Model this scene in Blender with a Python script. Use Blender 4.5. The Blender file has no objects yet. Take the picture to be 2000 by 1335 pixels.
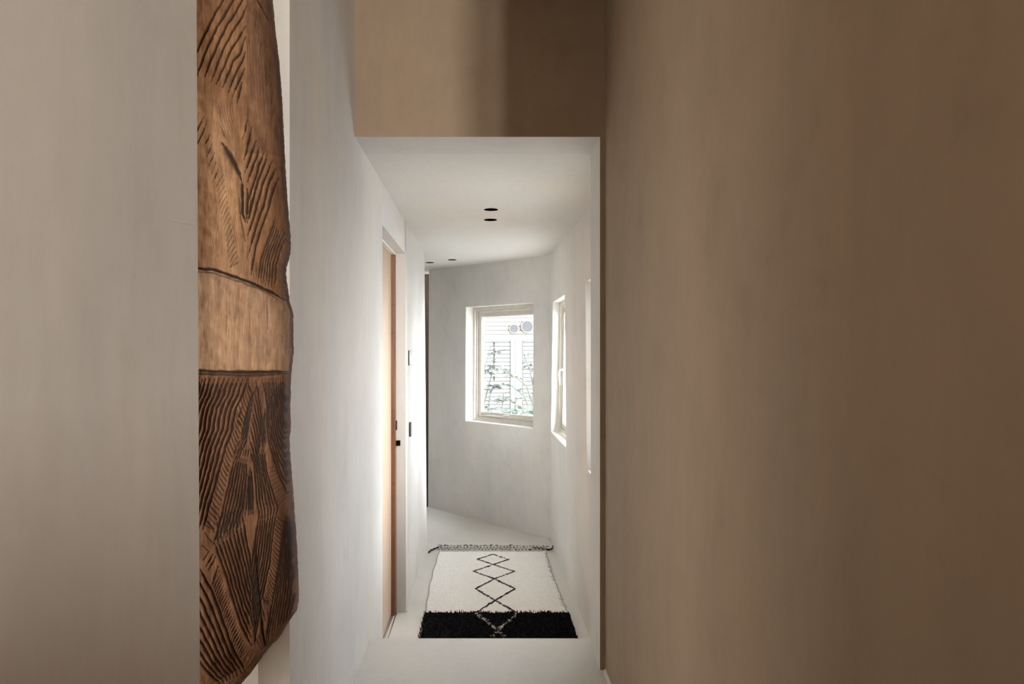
import bpy, bmesh, math, random
import numpy as np
from mathutils import Vector, Matrix

random.seed(7)
rng = np.random.default_rng(11)
scene = bpy.context.scene
col = scene.collection

# ------------------------------------------------------------------ camera
FPX, CX, CY, CAMZ = 1450.0, 944.0, 685.0, 1.724
cam_d = bpy.data.cameras.new('camera')
cam = bpy.data.objects.new('camera', cam_d)
col.objects.link(cam)
cam.location = (0, 0, CAMZ)
cam.rotation_euler = (math.pi / 2, 0, 0)
cam_d.sensor_width = 36.0
cam_d.lens = FPX / 2000 * 36.0
cam_d.shift_x = (1000 - CX) / 2000
cam_d.shift_y = (CY - 667.5) / 2000
cam_d.clip_start = 0.02
scene.camera = cam

# ------------------------------------------------------------------ world, lights, exposure
w = bpy.data.worlds.new('overcast')
scene.world = w
w.use_nodes = True
bg = w.node_tree.nodes['Background']
bg.inputs[0].default_value = (0.90, 0.955, 1.0, 1)
bg.inputs[1].default_value = 3.35

scene.view_settings.view_transform = 'Standard'
scene.view_settings.look = 'None'
scene.view_settings.exposure = 0.7
scene.view_settings.gamma = 1.0
scene.view_settings.use_curve_mapping = False


def area(name, loc, rot, sx, sy, power, color, portal=False, spread=math.pi):
    d = bpy.data.lights.new(name, 'AREA')
    d.shape = 'RECTANGLE'
    d.size, d.size_y = sx, sy
    d.energy = power
    d.color = color
    d.spread = spread
    if portal:
        d.cycles.is_portal = True
    o = bpy.data.objects.new(name, d)
    o.location = loc
    o.rotation_euler = rot
    col.objects.link(o)
    return o


H = math.pi / 2
# daylight through the two tall slit windows high in the back wall of the rear room
area('rear_slit_daylight', (1.135, -4.45, 2.35), (-H, 0, math.pi), .09, 1.0, 60, (1.0, 0.96, 0.90))
area('rear_slit_daylight', (1.37, -4.45, 2.35), (-H, 0, math.pi), .20, 1.0, 132, (1.0, 0.96, 0.90))
# daylight from the window of the side room on the left
area('side_room_daylight', (-2.12, 1.0, 1.7), (0, -H, 0), 1.6, 1.9, 23, (1.0, 0.94, 0.86))
# open sky over the garden on the right of the corridor
area('garden_sky', (2.5, 4.3, 2.4), Vector((-1.6, 0, -.70)).to_track_quat('-Z', 'Y').to_euler(), 3.0, 2.2, 20, (0.88, 0.94, 1.0))
area('garden_sky', (2.8, 6.7, 2.4), Vector((-1.6, -.6, -.65)).to_track_quat('-Z', 'Y').to_euler(), 2.4, 2.2, 90, (0.88, 0.94, 1.0), spread=math.radians(140))
area('garden_sky', (2.7, 4.3, 2.3), Vector((-2.7, 2.8, -1.0)).to_track_quat('-Z', 'Y').to_euler(), 1.5, 1.8, 300, (0.90, 0.95, 1.0), spread=math.radians(110))




# ------------------------------------------------------------------ helpers
def at(px, py, Y):
    return Vector(((px - CX) * Y / FPX, Y, CAMZ - (py - CY) * Y / FPX))


def on_floor(px, py, z=0.0):
    Y = FPX * (CAMZ - z) / (py - CY)
    return Vector(((px - CX) * Y / FPX, Y, z))


def link_mesh(name, verts, faces, mat, parent=None, smooth=False):
    me = bpy.data.meshes.new(name)
    me.from_pydata([tuple(v) for v in verts], [], faces)
    me.validate()
    if smooth:
        me.polygons.foreach_set('use_smooth', [True] * len(me.polygons))
    o = bpy.data.objects.new(name, me)
    if mat:
        me.materials.append(mat)
    col.objects.link(o)
    if parent:
        o.parent = parent
    return o


def tag(o, label=None, cat=None, group=None, kind=None):
    if label: o['label'] = label
    if cat: o['category'] = cat
    if group: o['group'] = group
    if kind: o['kind'] = kind
    return o


def empty(name, loc, label, cat, group=None):
    o = bpy.data.objects.new(name, None)
    o.location = loc
    col.objects.link(o)
    return tag(o, label, cat, group)


class MB:
    def __init__(self): self.v, self.f = [], []

    def quad(self, a, b, c, d):
        n = len(self.v); self.v += [a, b, c, d]; self.f.append((n, n + 1, n + 2, n + 3)); return self

    def hexa(self, p):   # p: 8 points, 4 bottom (ccw seen from above), 4 top
        n = len(self.v); self.v += list(p)
        for f in ((3, 2, 1, 0), (4, 5, 6, 7), (0, 1, 5, 4), (1, 2, 6, 5), (2, 3, 7, 6), (3, 0, 4, 7)):
            self.f.append(tuple(n + i for i in f))
        return self

    def box(self, x0, x1, y0, y1, z0, z1):
        return self.hexa([(x0, y0, z0), (x1, y0, z0), (x1, y1, z0), (x0, y1, z0),
                          (x0, y0, z1), (x1, y0, z1), (x1, y1, z1), (x0, y1, z1)])

    def tube(self, pts, r, n=8, caps=True):
        pts = [Vector(p) for p in pts]
        rs = r if isinstance(r, (list, tuple)) else [r] * len(pts)
        base = len(self.v)
        up = Vector((0, 0, 1))
        prev = None
        for i, p in enumerate(pts):
            t = (pts[min(i + 1, len(pts) - 1)] - pts[max(i - 1, 0)]).normalized()
            a = prev if prev is not None else (up if abs(t.z) < .9 else Vector((1, 0, 0)))
            s = t.cross(a).normalized(); u = s.cross(t).normalized(); prev = u
            for k in range(n):
                an = 2 * math.pi * k / n
                self.v.append(p + (s * math.cos(an) + u * math.sin(an)) * rs[i])
        for i in range(len(pts) - 1):
            for k in range(n):
                a0 = base + i * n + k; a1 = base + i * n + (k + 1) % n
                self.f.append((a0, a1, a1 + n, a0 + n))
        if caps:
            self.f.append(tuple(base + k for k in range(n))[::-1])
            self.f.append(tuple(base + (len(pts) - 1) * n + k for k in range(n)))
        return self

    def cyl(self, c, axis, r, h, n=32):
        c = Vector(c); a = Vector(axis).normalized()
        return self.tube([c, c + a * h], r, n)

    def build(self, name, mat, parent=None, smooth=False, bevel=0.0):
        o = link_mesh(name, self.v, self.f, mat, parent, smooth)
        bm = bmesh.new(); bm.from_mesh(o.data)
        bmesh.ops.recalc_face_normals(bm, faces=bm.faces)
        if bevel:
            bmesh.ops.bevel(bm, geom=list(bm.edges), offset=bevel, segments=2, affect='EDGES', profile=.5, clamp_overlap=True)
        bm.to_mesh(o.data); bm.free()
        return o


# ------------------------------------------------------------------ materials
def new_mat(name):
    m = bpy.data.materials.new(name); m.use_nodes = True
    nt = m.node_tree; b = nt.nodes['Principled BSDF']
    return m, nt, b


def N(nt, typ, **kw):
    n = nt.nodes.new(typ)
    for k, v in kw.items():
        setattr(n, k, v)
    return n


def mapping(nt, scale=(1, 1, 1), coord='Object', rot=(0, 0, 0)):
    tc = N(nt, 'ShaderNodeTexCoord'); mp = N(nt, 'ShaderNodeMapping')
    mp.inputs['Scale'].default_value = scale
    mp.inputs['Rotation'].default_value = rot
    nt.links.new(tc.outputs[coord], mp.inputs['Vector'])
    return mp.outputs[0]


def noise(nt, vec, scale, detail=5, rough=.55, dist=0):
    n = N(nt, 'ShaderNodeTexNoise')
    n.inputs['Scale'].default_value = scale; n.inputs['Detail'].default_value = detail
    n.inputs['Roughness'].default_value = rough; n.inputs['Distortion'].default_value = dist
    nt.links.new(vec, n.inputs['Vector'])
    return n.outputs[0]


def ramp(nt, fac, stops):
    r = N(nt, 'ShaderNodeValToRGB'); e = r.color_ramp.elements
    while len(e) < len(stops): e.new(.5)
    for el, (p, c) in zip(e, stops):
        el.position = p; el.color = (*c, 1)
    nt.links.new(fac, r.inputs[0])
    return r.outputs[0]


def mix(nt, a, b, fac, mode='MIX'):
    m = N(nt, 'ShaderNodeMix', data_type='RGBA', blend_type=mode)
    for sock, v in ((m.inputs[0], fac), (m.inputs[6], a), (m.inputs[7], b)):
        if hasattr(v, 'links'): nt.links.new(v, sock)
        elif isinstance(v, (int, float)): sock.default_value = v
        else: sock.default_value = (*v, 1)
    return m.outputs[2]


def bump(nt, b, h, strength, dist, prev=None):
    n = N(nt, 'ShaderNodeBump'); n.inputs['Strength'].default_value = strength; n.inputs['Distance'].default_value = dist
    nt.links.new(h, n.inputs['Height'])
    if prev: nt.links.new(prev, n.inputs['Normal'])
    nt.links.new(n.outputs[0], b.inputs['Normal'])
    return n.outputs[0]


def mul(c, k): return tuple(x * k for x in c)


def plaster(name, c, var=.06, warm=(1.03, .99, .93), streak=(1.2, 1.2, .5), rough=.75, wear=1.0):
    m, nt, b = new_mat(name)
    v = mapping(nt, streak)
    big = noise(nt, v, 1.3, 6, .55, .6)
    fine = noise(nt, mapping(nt, (1, 1, .18)), 26, 4, .6)
    dirt = noise(nt, mapping(nt, (1, 1, 1)), 5, 8, .7, .3)
    c1 = ramp(nt, big, [(.3, mul(c, 1 - var)), (.7, mul(tuple(x * y for x, y in zip(c, warm)), 1 + var))])
    f2 = ramp(nt, fine, [(.3, (.97, .97, .97)), (.7, (1.02, 1.02, 1.02))])
    d2 = ramp(nt, dirt, [(.30, (.89, .875, .85)), (.42, (.97, .965, .955)), (.60, (1.02, 1.02, 1.02))])
    cc = mix(nt, mix(nt, c1, f2, 1.0, 'MULTIPLY'), d2, wear, 'MULTIPLY')
    nt.links.new(cc, b.inputs['Base Color'])
    b.inputs['Roughness'].default_value = rough
    b.inputs['Specular IOR Level'].default_value = .35
    n1 = bump(nt, b, big, .25, .02)
    bump(nt, b, dirt, .25 * wear, .006, n1)
    return m


def simple(name, c, rough=.5, metal=0, bumps=None):
    m, nt, b = new_mat(name)
    v = mapping(nt)
    n = noise(nt, v, 18, 4)
    nt.links.new(ramp(nt, n, [(.3, mul(c, .94)), (.7, mul(c, 1.05))]), b.inputs['Base Color'])
    b.inputs['Roughness'].default_value = rough
    b.inputs['Metallic'].default_value = metal
    if bumps: bump(nt, b, noise(nt, v, bumps[0], 4), bumps[1], .002)
    return m


def wood(name, c0, c1, scale=6, rough=.45, stretch=(9, 9, .7)):
    m, nt, b = new_mat(name)
    v = mapping(nt, stretch)
    n = noise(nt, v, scale, 7, .6, 1.2)
    n2 = noise(nt, mapping(nt, (30, 30, 1.2)), scale, 3, .6)
    a = ramp(nt, n, [(.25, c0), (.75, c1)])
    a = mix(nt, a, ramp(nt, n2, [(.35, (.82, .80, .78)), (.65, (1.05, 1.05, 1.05))]), .8, 'MULTIPLY')
    nt.links.new(a, b.inputs['Base Color'])
    b.inputs['Roughness'].default_value = rough
    bump(nt, b, n2, .2, .002)
    return m


M = {}
M['plaster'] = plaster('pale_plaster', (.67, .657, .64), wear=.65)
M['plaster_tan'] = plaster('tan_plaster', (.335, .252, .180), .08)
M['ceiling'] = plaster('ceiling_plaster', (.71, .697, .67), .02, streak=(1, 1, 1), wear=.2)
M['floor'] = plaster('microcement_floor', (.64, .632, .61), .035, streak=(1, 1, 1), rough=.38, wear=.45)
M['dark_wood'] = wood('dark_stained_wood', (.045, .03, .02), (.085, .055, .036), 5)
M['door_wood'] = wood('pale_oak', (.40, .28, .195), (.54, .40, .29), 4)
M['jamb_wood'] = wood('red_brown_wood', (.15, .055, .022), (.27, .11, .045), 4, .35)
M['frame'] = simple('cream_paint', (.66, .62, .55), .4)
M['white'] = simple('white_paint', (.8, .79, .77), .35)
M['steel'] = simple('brushed_steel', (.62, .60, .56), .3, .9)
M['darkmetal'] = simple('dark_metal_edge', (.05, .045, .04), .35, .6)
M['black'] = simple('matt_black', (.004, .004, .004), .95)
M['black'].node_tree.nodes['Principled BSDF'].inputs['Specular IOR Level'].default_value = 0
M['silver'] = simple('champagne_face', (.55, .52, .47), .3, .5)
M['slat'] = simple('painted_slats', (.27, .265, .255), .6)
M['slat_cream'] = simple('cream_slats', (.30, .265, .215), .6)
M['bark'] = simple('green_bark', (.13, .13, .10), .7)
M['leaf'] = simple('leaf_green', (.17, .23, .17), .45)
M['leaf_pale'] = simple('leaf_pale_green', (.25, .28, .255), .5)
M['ground'] = simple('garden_ground', (.2, .19, .17), .9)
M['vent'] = simple('vent_grey', (.15, .15, .155), .7)
M['vent_dark'] = simple('vent_recess', (.09, .09, .09), .8)
M['fence_white'] = simple('fence_white', (.32, .32, .315), .7)
M['trim'] = plaster('skirting_bead', (.60, .575, .53), .05)

mg, nt, b = new_mat('clear_glass')
nt.nodes.remove(b)
tr = N(nt, 'ShaderNodeBsdfTransparent'); gl = N(nt, 'ShaderNodeBsdfGlossy'); mx = N(nt, 'ShaderNodeMixShader')
gl.inputs['Roughness'].default_value = .02
fr = N(nt, 'ShaderNodeLayerWeight'); fr.inputs[0].default_value = .06
pw = N(nt, 'ShaderNodeMath', operation='POWER'); pw.inputs[1].default_value = 4.0
ad = N(nt, 'ShaderNodeMath', operation='MULTIPLY_ADD'); ad.inputs[1].default_value = .5; ad.inputs[2].default_value = .03
lw_ = fr.outputs['Facing']
nt.links.new(lw_, pw.inputs[0]); nt.links.new(pw.outputs[0], ad.inputs[0])
nt.links.new(ad.outputs[0], mx.inputs[0]); nt.links.new(tr.outputs[0], mx.inputs[1]); nt.links.new(gl.outputs[0], mx.inputs[2])
nt.links.new(mx.outputs[0], nt.nodes['Material Output'].inputs[0])
M['glass'] = mg

# ------------------------------------------------------------------ setting
UF, CE, HC = 0.459, 2.573, 3.128     # upper floor, corridor ceiling, front room ceiling
XL, XR = -0.51, 0.4836


def struct(o, label=None):
    o['kind'] = 'structure'
    if label: o['label'] = label
    return o


# floors
fb = MB()
fb.box(-2.4, 3.2, -4.6, 3.27, UF - .30, UF)
fb.box(-.62, .75, 3.27, 3.55, -.15, UF * 2 / 3)
fb.box(-.62, .75, 3.55, 3.83, -.15, UF / 3)
struct(fb.build('floor', M['floor']), 'pale grey seamless upper floor ending in a step down')
lf = MB().box(-2.6, 1.6, 3.27, 9.2, -.15, 0)
struct(lf.build('floor', M['floor']), 'pale seamless lower corridor floor under the rug')

# ceilings; corridor ceiling gets real bored holes for the recessed downlights
lights_at = [(959, 409), (958, 429), (883, 507), (839.3, 512.5)]
lp = []
for px, py in lights_at:
    Y = FPX * (CE - CAMZ) / (CY - py)
    lp.append(((px - CX) * Y / FPX, Y))
bm = bmesh.new()
outer = [(-2.6, 3.2), (1.3, 3.2), (1.3, 9.2), (-2.6, 9.2)]
ov = [bm.verts.new((x, y, CE)) for x, y in outer]
edges = [bm.edges.new((ov[i], ov[(i + 1) % 4])) for i in range(4)]
R_DL = .042
holes = []
for (x, y) in lp:
    hv = [bm.verts.new((x + R_DL * math.cos(2 * math.pi * k / 40), y + R_DL * math.sin(2 * math.pi * k / 40), CE)) for k in range(40)]
    edges += [bm.edges.new((hv[k], hv[(k + 1) % 40])) for k in range(40)]
    holes.append(hv)
bmesh.ops.triangle_fill(bm, use_beauty=True, use_dissolve=False, edges=edges, normal=(0, 0, -1))
# remove any triangles that filled a hole
kill = []
for f in bm.faces:
    c = f.calc_center_median()
    if any((c.x - x) ** 2 + (c.y - y) ** 2 < (R_DL * .98) ** 2 for x, y in lp): kill.append(f)
bmesh.ops.delete(bm, geom=kill, context='FACES_ONLY')
for f in bm.faces:
    if f.normal.z > 0: f.normal_flip()
me = bpy.data.meshes.new('ceiling'); bm.to_mesh(me); bm.free(); me.materials.append(M['ceiling'])
ceil = bpy.data.objects.new('ceiling', me); col.objects.link(ceil)
# slab above the ceiling skin
ret = bpy.data.objects['ceiling']
struct(ret, 'pale plaster corridor ceiling with recessed downlights')
struct(MB().box(-2.6, 1.3, 3.2, 9.2, CE + .12, CE + .2).build('ceiling', M['ceiling']))
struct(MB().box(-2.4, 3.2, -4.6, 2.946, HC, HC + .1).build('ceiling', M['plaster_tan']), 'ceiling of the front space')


def lerp(a, b, t): return Vector(a) * (1 - t) + Vector(b) * t


# left wall, far stretch with the sliding door opening; nib end faces the viewer
XLi = -.593
lw = MB()
lw.box(XLi, XL, 1.955, 3.754, 0, HC)
lw.box(XLi, XL, 3.754, 4.87, 2.36, HC)
yb, yt = 6.70, 6.43
yt2 = yt + (yt - yb) * (HC - CE) / CE
XJ = -.5735
lw.hexa([(XJ, 4.90, 0), (XL, 4.90, 0), (XL, yb, 0), (XJ, yb, 0),
         (XJ, 4.84, HC), (XL, 4.84, HC), (XL, yt2, HC), (XJ, yt2, HC)])
lw.hexa([(XLi, 5.0, 0), (XJ, 5.0, 0), (XJ, yb, 0), (XLi, yb, 0),
         (XLi, 5.0, HC), (XJ, 5.0, HC), (XJ, yt2, HC), (XLi, yt2, HC)])
struct(lw.build('wall_left', M['plaster']), 'white plaster wall running down the left of the corridor')
# near left wall beside the viewer
nw = MB().hexa([(-.62, -.9, UF), (XL, -.9, UF), (XL, 1.345, UF), (-.62, 1.345, UF),
                (-.62, -.9, HC), (XL, -.9, HC), (XL, 1.310, HC), (-.62, 1.310, HC)])
struct(nw.build('wall_left_near', M['plaster']), 'grey plaster wall in the left foreground with a hairline crack')
# hairline scratch
hc = [at(px, py, 1)for px, py in ((322, 428), (338, 431), (352, 434), (366, 436), (380, 440))]
sc = MB()
pts = []
for p in hc:
    k = XL / p.x
    pts.append(Vector((XL + .0003, k, CAMZ + (p.z - CAMZ) * k)))
sc.tube(pts, [.0003, .0007, .0008, .0006, .0003], 5)
tag(sc.build('crack', M['white'], bpy.data.objects['wall_left_near']), 'pale hairline crack')

# side room seen through the gap behind the carving
sr = MB()
sr.box(-2.2, XLi, 2.10, 2.2, UF, HC)
sr.box(-2.3, -2.2, -.9, 2.2, UF, HC)
struct(sr.build('wall_side_room', M['plaster']), 'pale wall of the side room behind the carving')

# header beam, pier and right wall
hd = MB()
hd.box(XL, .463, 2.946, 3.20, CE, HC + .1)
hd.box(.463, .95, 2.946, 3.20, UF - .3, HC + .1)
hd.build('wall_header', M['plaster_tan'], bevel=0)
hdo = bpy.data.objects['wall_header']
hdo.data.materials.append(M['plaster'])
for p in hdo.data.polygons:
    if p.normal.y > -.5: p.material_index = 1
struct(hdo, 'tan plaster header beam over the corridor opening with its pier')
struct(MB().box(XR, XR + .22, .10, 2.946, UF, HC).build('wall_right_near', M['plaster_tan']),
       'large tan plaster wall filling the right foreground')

# right corridor wall (slightly out of true), with two openings
WB, WT = .995, 2.145


def rx(y, z):
    t = z / CE
    return (.6387 - .01104 * (y - 4.465)) * (1 - t) + (.621 - .01137 * (y - 4.35)) * t


def rpt(y, z, d=0): return (rx(y, z) + d, y, z)


def rwall(mb, ya, yb_, z0, z1, th=.2, ya1=None, yb1=None):
    ya1 = ya if ya1 is None else ya1; yb1 = yb_ if yb1 is None else yb1
    mb.hexa([rpt(ya, z0), rpt(ya, z0, th), rpt(yb_, z0, th), rpt(yb_, z0),
             rpt(ya1, z1), rpt(ya1, z1, th), rpt(yb1, z1, th), rpt(yb1, z1)])


def cyl_y(z): return 6.79 * (1 - z / CE) + 6.548 * z / CE     # far corner leans


W1 = (3.46, 4.52); W2 = (5.56, 6.52)
rw = MB()
rwall(rw, 3.20, cyl_y(0), 0, WB, yb1=cyl_y(WB))
rwall(rw, 3.20, W1[0], WB, WT)
rwall(rw, W1[1], W2[0], WB, WT)
# far stretch between window and corner: leaning far opening edge 6.66 -> 6.40
rwall(rw, 6.65, cyl_y(WB), WB, WT, ya1=6.40, yb1=cyl_y(WT))
rwall(rw, 3.20, cyl_y(WT), WT, CE + .1, yb1=cyl_y(CE + .1))
struct(rw.build('wall_right', M['plaster']), 'pale plaster corridor wall on the right with two deep windows')

# end wall at an angle
Af, Bf = Vector((.613, 6.79, 0)), Vector((-.61, 8.196, 0))
At, Bt = Vector((.596, 6.548, CE)), Vector((-.57, 7.79, CE))
nrm = Vector((.740, .672, 0))


def ept(s, z, d=0, drop=0):
    t = z / CE
    p = lerp(lerp(Af, Bf, s), lerp(At, Bt, s), t)
    return tuple(p + nrm * d)


def ewall(mb, s0, s1, z0, z1, d0=0, d1=.22):
    mb.hexa([ept(s0, z0, d0), ept(s0, z0, d1), ept(s1, z0, d1), ept(s1, z0, d0),
             ept(s0, z1, d0), ept(s0, z1, d1), ept(s1, z1, d1), ept(s1, z1, d0)])


ES0, ES1, EZ0, EZ1 = .122, .657, 1.007, 2.162
ew = MB()
ewall(ew, -.16, 1.0, 0, EZ0)
ewall(ew, -.16, ES0, EZ0, EZ1)
ewall(ew, ES1, 1.0, EZ0, EZ1)
ewall(ew, -.16, 1.0, EZ1, CE + .1)
struct(ew.build('wall_end', M['plaster']), 'angled end wall of the corridor with a square window')

# dark tall door around the corner beyond the left wall
dr = MB()
dr.box(-1.55, -.56, 8.21, 8.25, .0, 2.154)
d3 = dr.build('door_2', M['dark_wood'])
struct(d3, 'dark wooden door at the far left end of the corridor')
dt = MB().box(-1.55, -.50, 8.20, 8.26, 2.156, CE)
tag(dt.build('transom_panel', M['dark_wood'], d3))
struct(MB().box(-2.6, -1.55, 8.2, 8.3, 0, CE).box(-1.55, -.48, 8.27, 8.4, 0, CE + .1).build('wall_back', M['plaster']))
struct(MB().box(-2.7, -2.6, 2.2, 8.3, 0, CE).build('wall_far_left', M['plaster']))
struct(MB().box(-2.6, XLi, 6.2, 6.3, 0, CE).build('wall_turn', M['plaster']))

# rear room shell behind the viewer
rr = MB()
rr.box(-.62, 1.08, -4.6, -4.5, UF, HC)
rr.box(1.19, 1.26, -4.6, -4.5, UF, HC)
rr.box(1.48, 3.1, -4.6, -4.5, UF, HC)
rr.box(1.08, 1.48, -4.6, -4.5, 2.9, HC)
rr.box(1.08, 1.48, -4.6, -4.5, UF, 1.8)
struct(rr.build('wall_back', M['plaster']))
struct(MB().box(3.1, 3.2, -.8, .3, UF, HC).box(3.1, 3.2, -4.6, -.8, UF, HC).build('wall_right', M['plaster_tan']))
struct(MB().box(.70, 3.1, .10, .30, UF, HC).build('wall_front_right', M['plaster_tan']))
struct(MB().box(-.72, -.62, -4.6, -.9, UF, HC).build('wall_left', M['plaster']))
struct(MB().box(-2.3, -.62, -1.0, -.9, UF, HC).build('wall_left', M['plaster']))


struct(MB().box(XL, 1.6, -.75, -.6, UF, 1.72).build('light_blocker_low', M['plaster_tan']), 'added low light blocker behind the viewer')  # added unseen blocker, keeps rear slit light off the lower left wall


# plaster bead at wall foot
def bead(name, a, b, side, z, r=.010):
    a, b = Vector((*a, z)), Vector((*b, z))
    s = Vector((*side, 0))
    mb = MB()
    n = len(mb.v)
    mb.v += [a - s * .004, a + s * r, a + Vector((0, 0, r)) - s * .004, b - s * .004, b + s * r, b + Vector((0, 0, r)) - s * .004]
    mb.f += [(0, 1, 2), (5, 4, 3), (0, 3, 4, 1), (1, 4, 5, 2), (2, 5, 3, 0)]
    return struct(mb.build(name, M['trim']))


bead('trim_1', (XL, 1.97), (XL, 3.265), (1, 0), UF, .012)
bead('trim_2', (XR, .3), (XR, 2.94), (-1, 0), UF, .012)
bead('trim_3', (XL, 4.91), (XL, 6.69), (1, 0), 0)
bead('trim_4', rpt(3.84, 0)[:2], rpt(6.78, 0)[:2], (-1, 0), 0)
bead('trim_5', (Af.x - .01, Af.y), (Bf.x, Bf.y), (-.74, -.672), 0)

# ------------------------------------------------------------------ sliding door in the left wall
door = MB().box(-.640, -.600, 3.45, 4.885, .012, 2.352).build('door_1', M['door_wood'], bevel=0)
struct(door, 'pale oak sliding door in the left wall')
jb = MB().box(-.640, -.5745, 4.835, 4.93, .005, 2.352)
o = jb.build('door_jamb', M['jamb_wood'], door, bevel=.001); tag(o, 'red-brown hardwood jamb')
st = MB()
for z in (.86, 1.33, 2.02, 1.84): st.box(-.6, -.5735, 4.8335, 4.8355, z, z + .004)
tag(st.build('jamb_joint', M['dark_wood'], door))
tr_ = MB(); tr_.box(-.598, -.5735, 3.70, 4.88, 2.350, 2.372)
tag(tr_.build('head_track', M['white'], door), 'white head track')
ft = MB(); ft.box(-.598, -.585, 3.70, 4.88, .0, .006); ft.box(-.572, -.566, 3.70, 4.88, .0, .005)
tag(ft.build('floor_track', M['steel'], door), 'thin floor track')
pj = MB().hexa([(-.5735, 4.885, 0), (XLi + .001, 4.885, 0), (XLi + .001, 4.91, 0), (-.5735, 4.91, 0),
                (-.5735, 4.885, 2.36), (XLi + .001, 4.885, 2.36), (XLi + .001, 4.91, 2.36), (-.5735, 4.91, 2.36)])
bk = MB().box(-.5715, -.545, 4.868, 4.902, 1.102, 1.137)
o = bk.build('door_stop', M['black'], door, bevel=.002); tag(o, 'small square black stop')
sp = MB().box(-.5735, -.566, 4.874, 4.90, 1.205, 1.268)
o = sp.build('strike_plate', M['darkmetal'], door, bevel=.001); tag(o, 'narrow bronze strike plate')

# wall plates on the left wall past the door
t = empty('light_switch', (XL, 5.12, 1.625), 'steel light switch plate on the white left wall, upper of the two', 'light switch')
pl = MB().box(0, .008, -.083, .093, 0, .102).build('back_plate', M['darkmetal'], t, bevel=.0015)
pf = MB().box(.008, .0102, -.080, .090, .003, .099).build('face_plate', M['silver'], t, bevel=.0006)
for y0 in (-.055, .02):
    MB().box(.0102, .0135, y0, y0 + .045, .03, .072).build('rocker', M['steel'], t, bevel=.001)
t = empty('wall_controller', (XL, 5.13, 1.134), 'rounded dark-edged wall controller below the steel light switch', 'controller')


def rounded(mb, x0, x1, y0, y1, z0, z1, r, n=6):
    ring = []
    for cx, cz, a0 in ((y1 - r, z1 - r, 0), (y0 + r, z1 - r, 90), (y0 + r, z0 + r, 180), (y1 - r, z0 + r, 270)):
        for k in range(n + 1):
            a = math.radians(a0 + 90 * k / n)
            ring.append((cx + r * math.cos(a), cz + r * math.sin(a)))
    m0 = len(mb.v); L = len(ring)
    for x in (x0, x1):
        mb.v += [(x, a, c) for a, c in ring]
    mb.f.append(tuple(m0 + i for i in range(L))[::-1]); mb.f.append(tuple(m0 + L + i for i in range(L)))
    for i in range(L):
        j = (i + 1) % L
        mb.f.append((m0 + i, m0 + j, m0 + L + j, m0 + L + i))
    return mb


rounded(MB(), 0, .011, -.037, .040, 0, .098, .018).build('body', M['darkmetal'], t)
rounded(MB(), .011, .0135, -.033, .036, .005, .093, .015).build('face', M['silver'], t)

# ------------------------------------------------------------------ downlights
spots = ['black recessed downlight in the corridor ceiling, farther of the middle pair',
         'black recessed downlight in the corridor ceiling, nearest the header beam',
         'black recessed downlight far down the ceiling, right of the far pair',
         'black recessed downlight at the corner of the left wall, leftmost of all']
order = [1, 0, 2, 3]
# px list is (409: nearer), (429: farther)
labels = {0: spots[1], 1: spots[0], 2: spots[2], 3: spots[3]}


def make_downlight():
    r = empty('downlight', (0, 0, 0), 'x', 'ceiling light', 'recessed downlights in the corridor ceiling')
    hb = MB(); n = 40
    prof = [(R_DL + .0006, -.001), (R_DL - .002, -.001), (R_DL - .004, .02), (R_DL - .006, .075), (.02, .085), (.0, .085)]
    for rad, z in prof[:-1]:
        hb.v += [(rad * math.cos(2 * math.pi * k / n), rad * math.sin(2 * math.pi * k / n), z) for k in range(n)]
    for i in range(len(prof) - 2):
        for k in range(n):
            a = i * n + k; c = i * n + (k + 1) % n
            hb.f.append((a, c, c + n, a + n))
    hb.f.append(tuple((len(prof) - 2) * n + k for k in range(n)))
    hb.build('housing', M['black'], r)
    MB().cyl((0, 0, .055), (0, 0, 1), .024, .026, 24).build('lamp', M['black'], r)
    return r


dl0 = make_downlight()
for i, (x, y) in enumerate(lp):
    if i == 0: r = dl0
    else:
        r = dl0.copy(); col.objects.link(r)
        for ch in dl0.children:
            c = ch.copy(); col.objects.link(c); c.parent = r
    r.location = (x, y, CE); r['label'] = labels[i]


# ------------------------------------------------------------------ windows
def make_window(name, label, P, L, z0, z1, d0, handle=None):
    """P(u, z, d): point at distance u along the wall, height z, depth d outwards; L = opening length"""
    def hx(mb, u0, u1, za, zb, da, db):
        mb.hexa([P(u0, za, da), P(u0, za, db), P(u1, za, db), P(u1, za, da),
                 P(u0, zb, da), P(u0, zb, db), P(u1, zb, db), P(u1, zb, da)])

    def ring(mb, u0, u1, za, zb, wv, da, db):
        hx(mb, u0, u0 + wv, za, zb, da, db); hx(mb, u1 - wv, u1, za, zb, da, db)
        hx(mb, u0 + wv, u1 - wv, za, za + wv, da, db); hx(mb, u0 + wv, u1 - wv, zb - wv, zb, da, db)
    fm = MB(); ring(fm, .0, L, z0, z1, .026, d0, d0 + .09); ring(fm, .026, L - .026, z0 + .026, z1 - .026, .02, d0 + .018, d0 + .09)
    root = fm.build(name, M['frame']); struct(root, label)
    sm = MB(); ring(sm, .05, L - .05, z0 + .05, z1 - .05, .042, d0 + .03, d0 + .07)
    s = sm.build('sash', M['frame'], root)
    bd = MB(); ring(bd, .092, L - .092, z0 + .092, z1 - .092, .008, d0 + .038, d0 + .062); bd.build('glazing_bead', M['white'], s)
    g = MB(); hx(g, .095, L - .095, z0 + .095, z1 - .095, d0 + .048, d0 + .052); g.build('pane', M['glass'], s)
    sl = MB(); hx(sl, .0, L, z0, z0 + .006, .002, d0); sl.build('window_sill', M['white'], root)
    return root


Le = (ES1 - ES0) * (Bf - Af).length * .98
eo = Vector(ept(ES0, 1.58)); ee = Vector(ept(ES1, 1.58)); Le = (ee - eo).length


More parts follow.
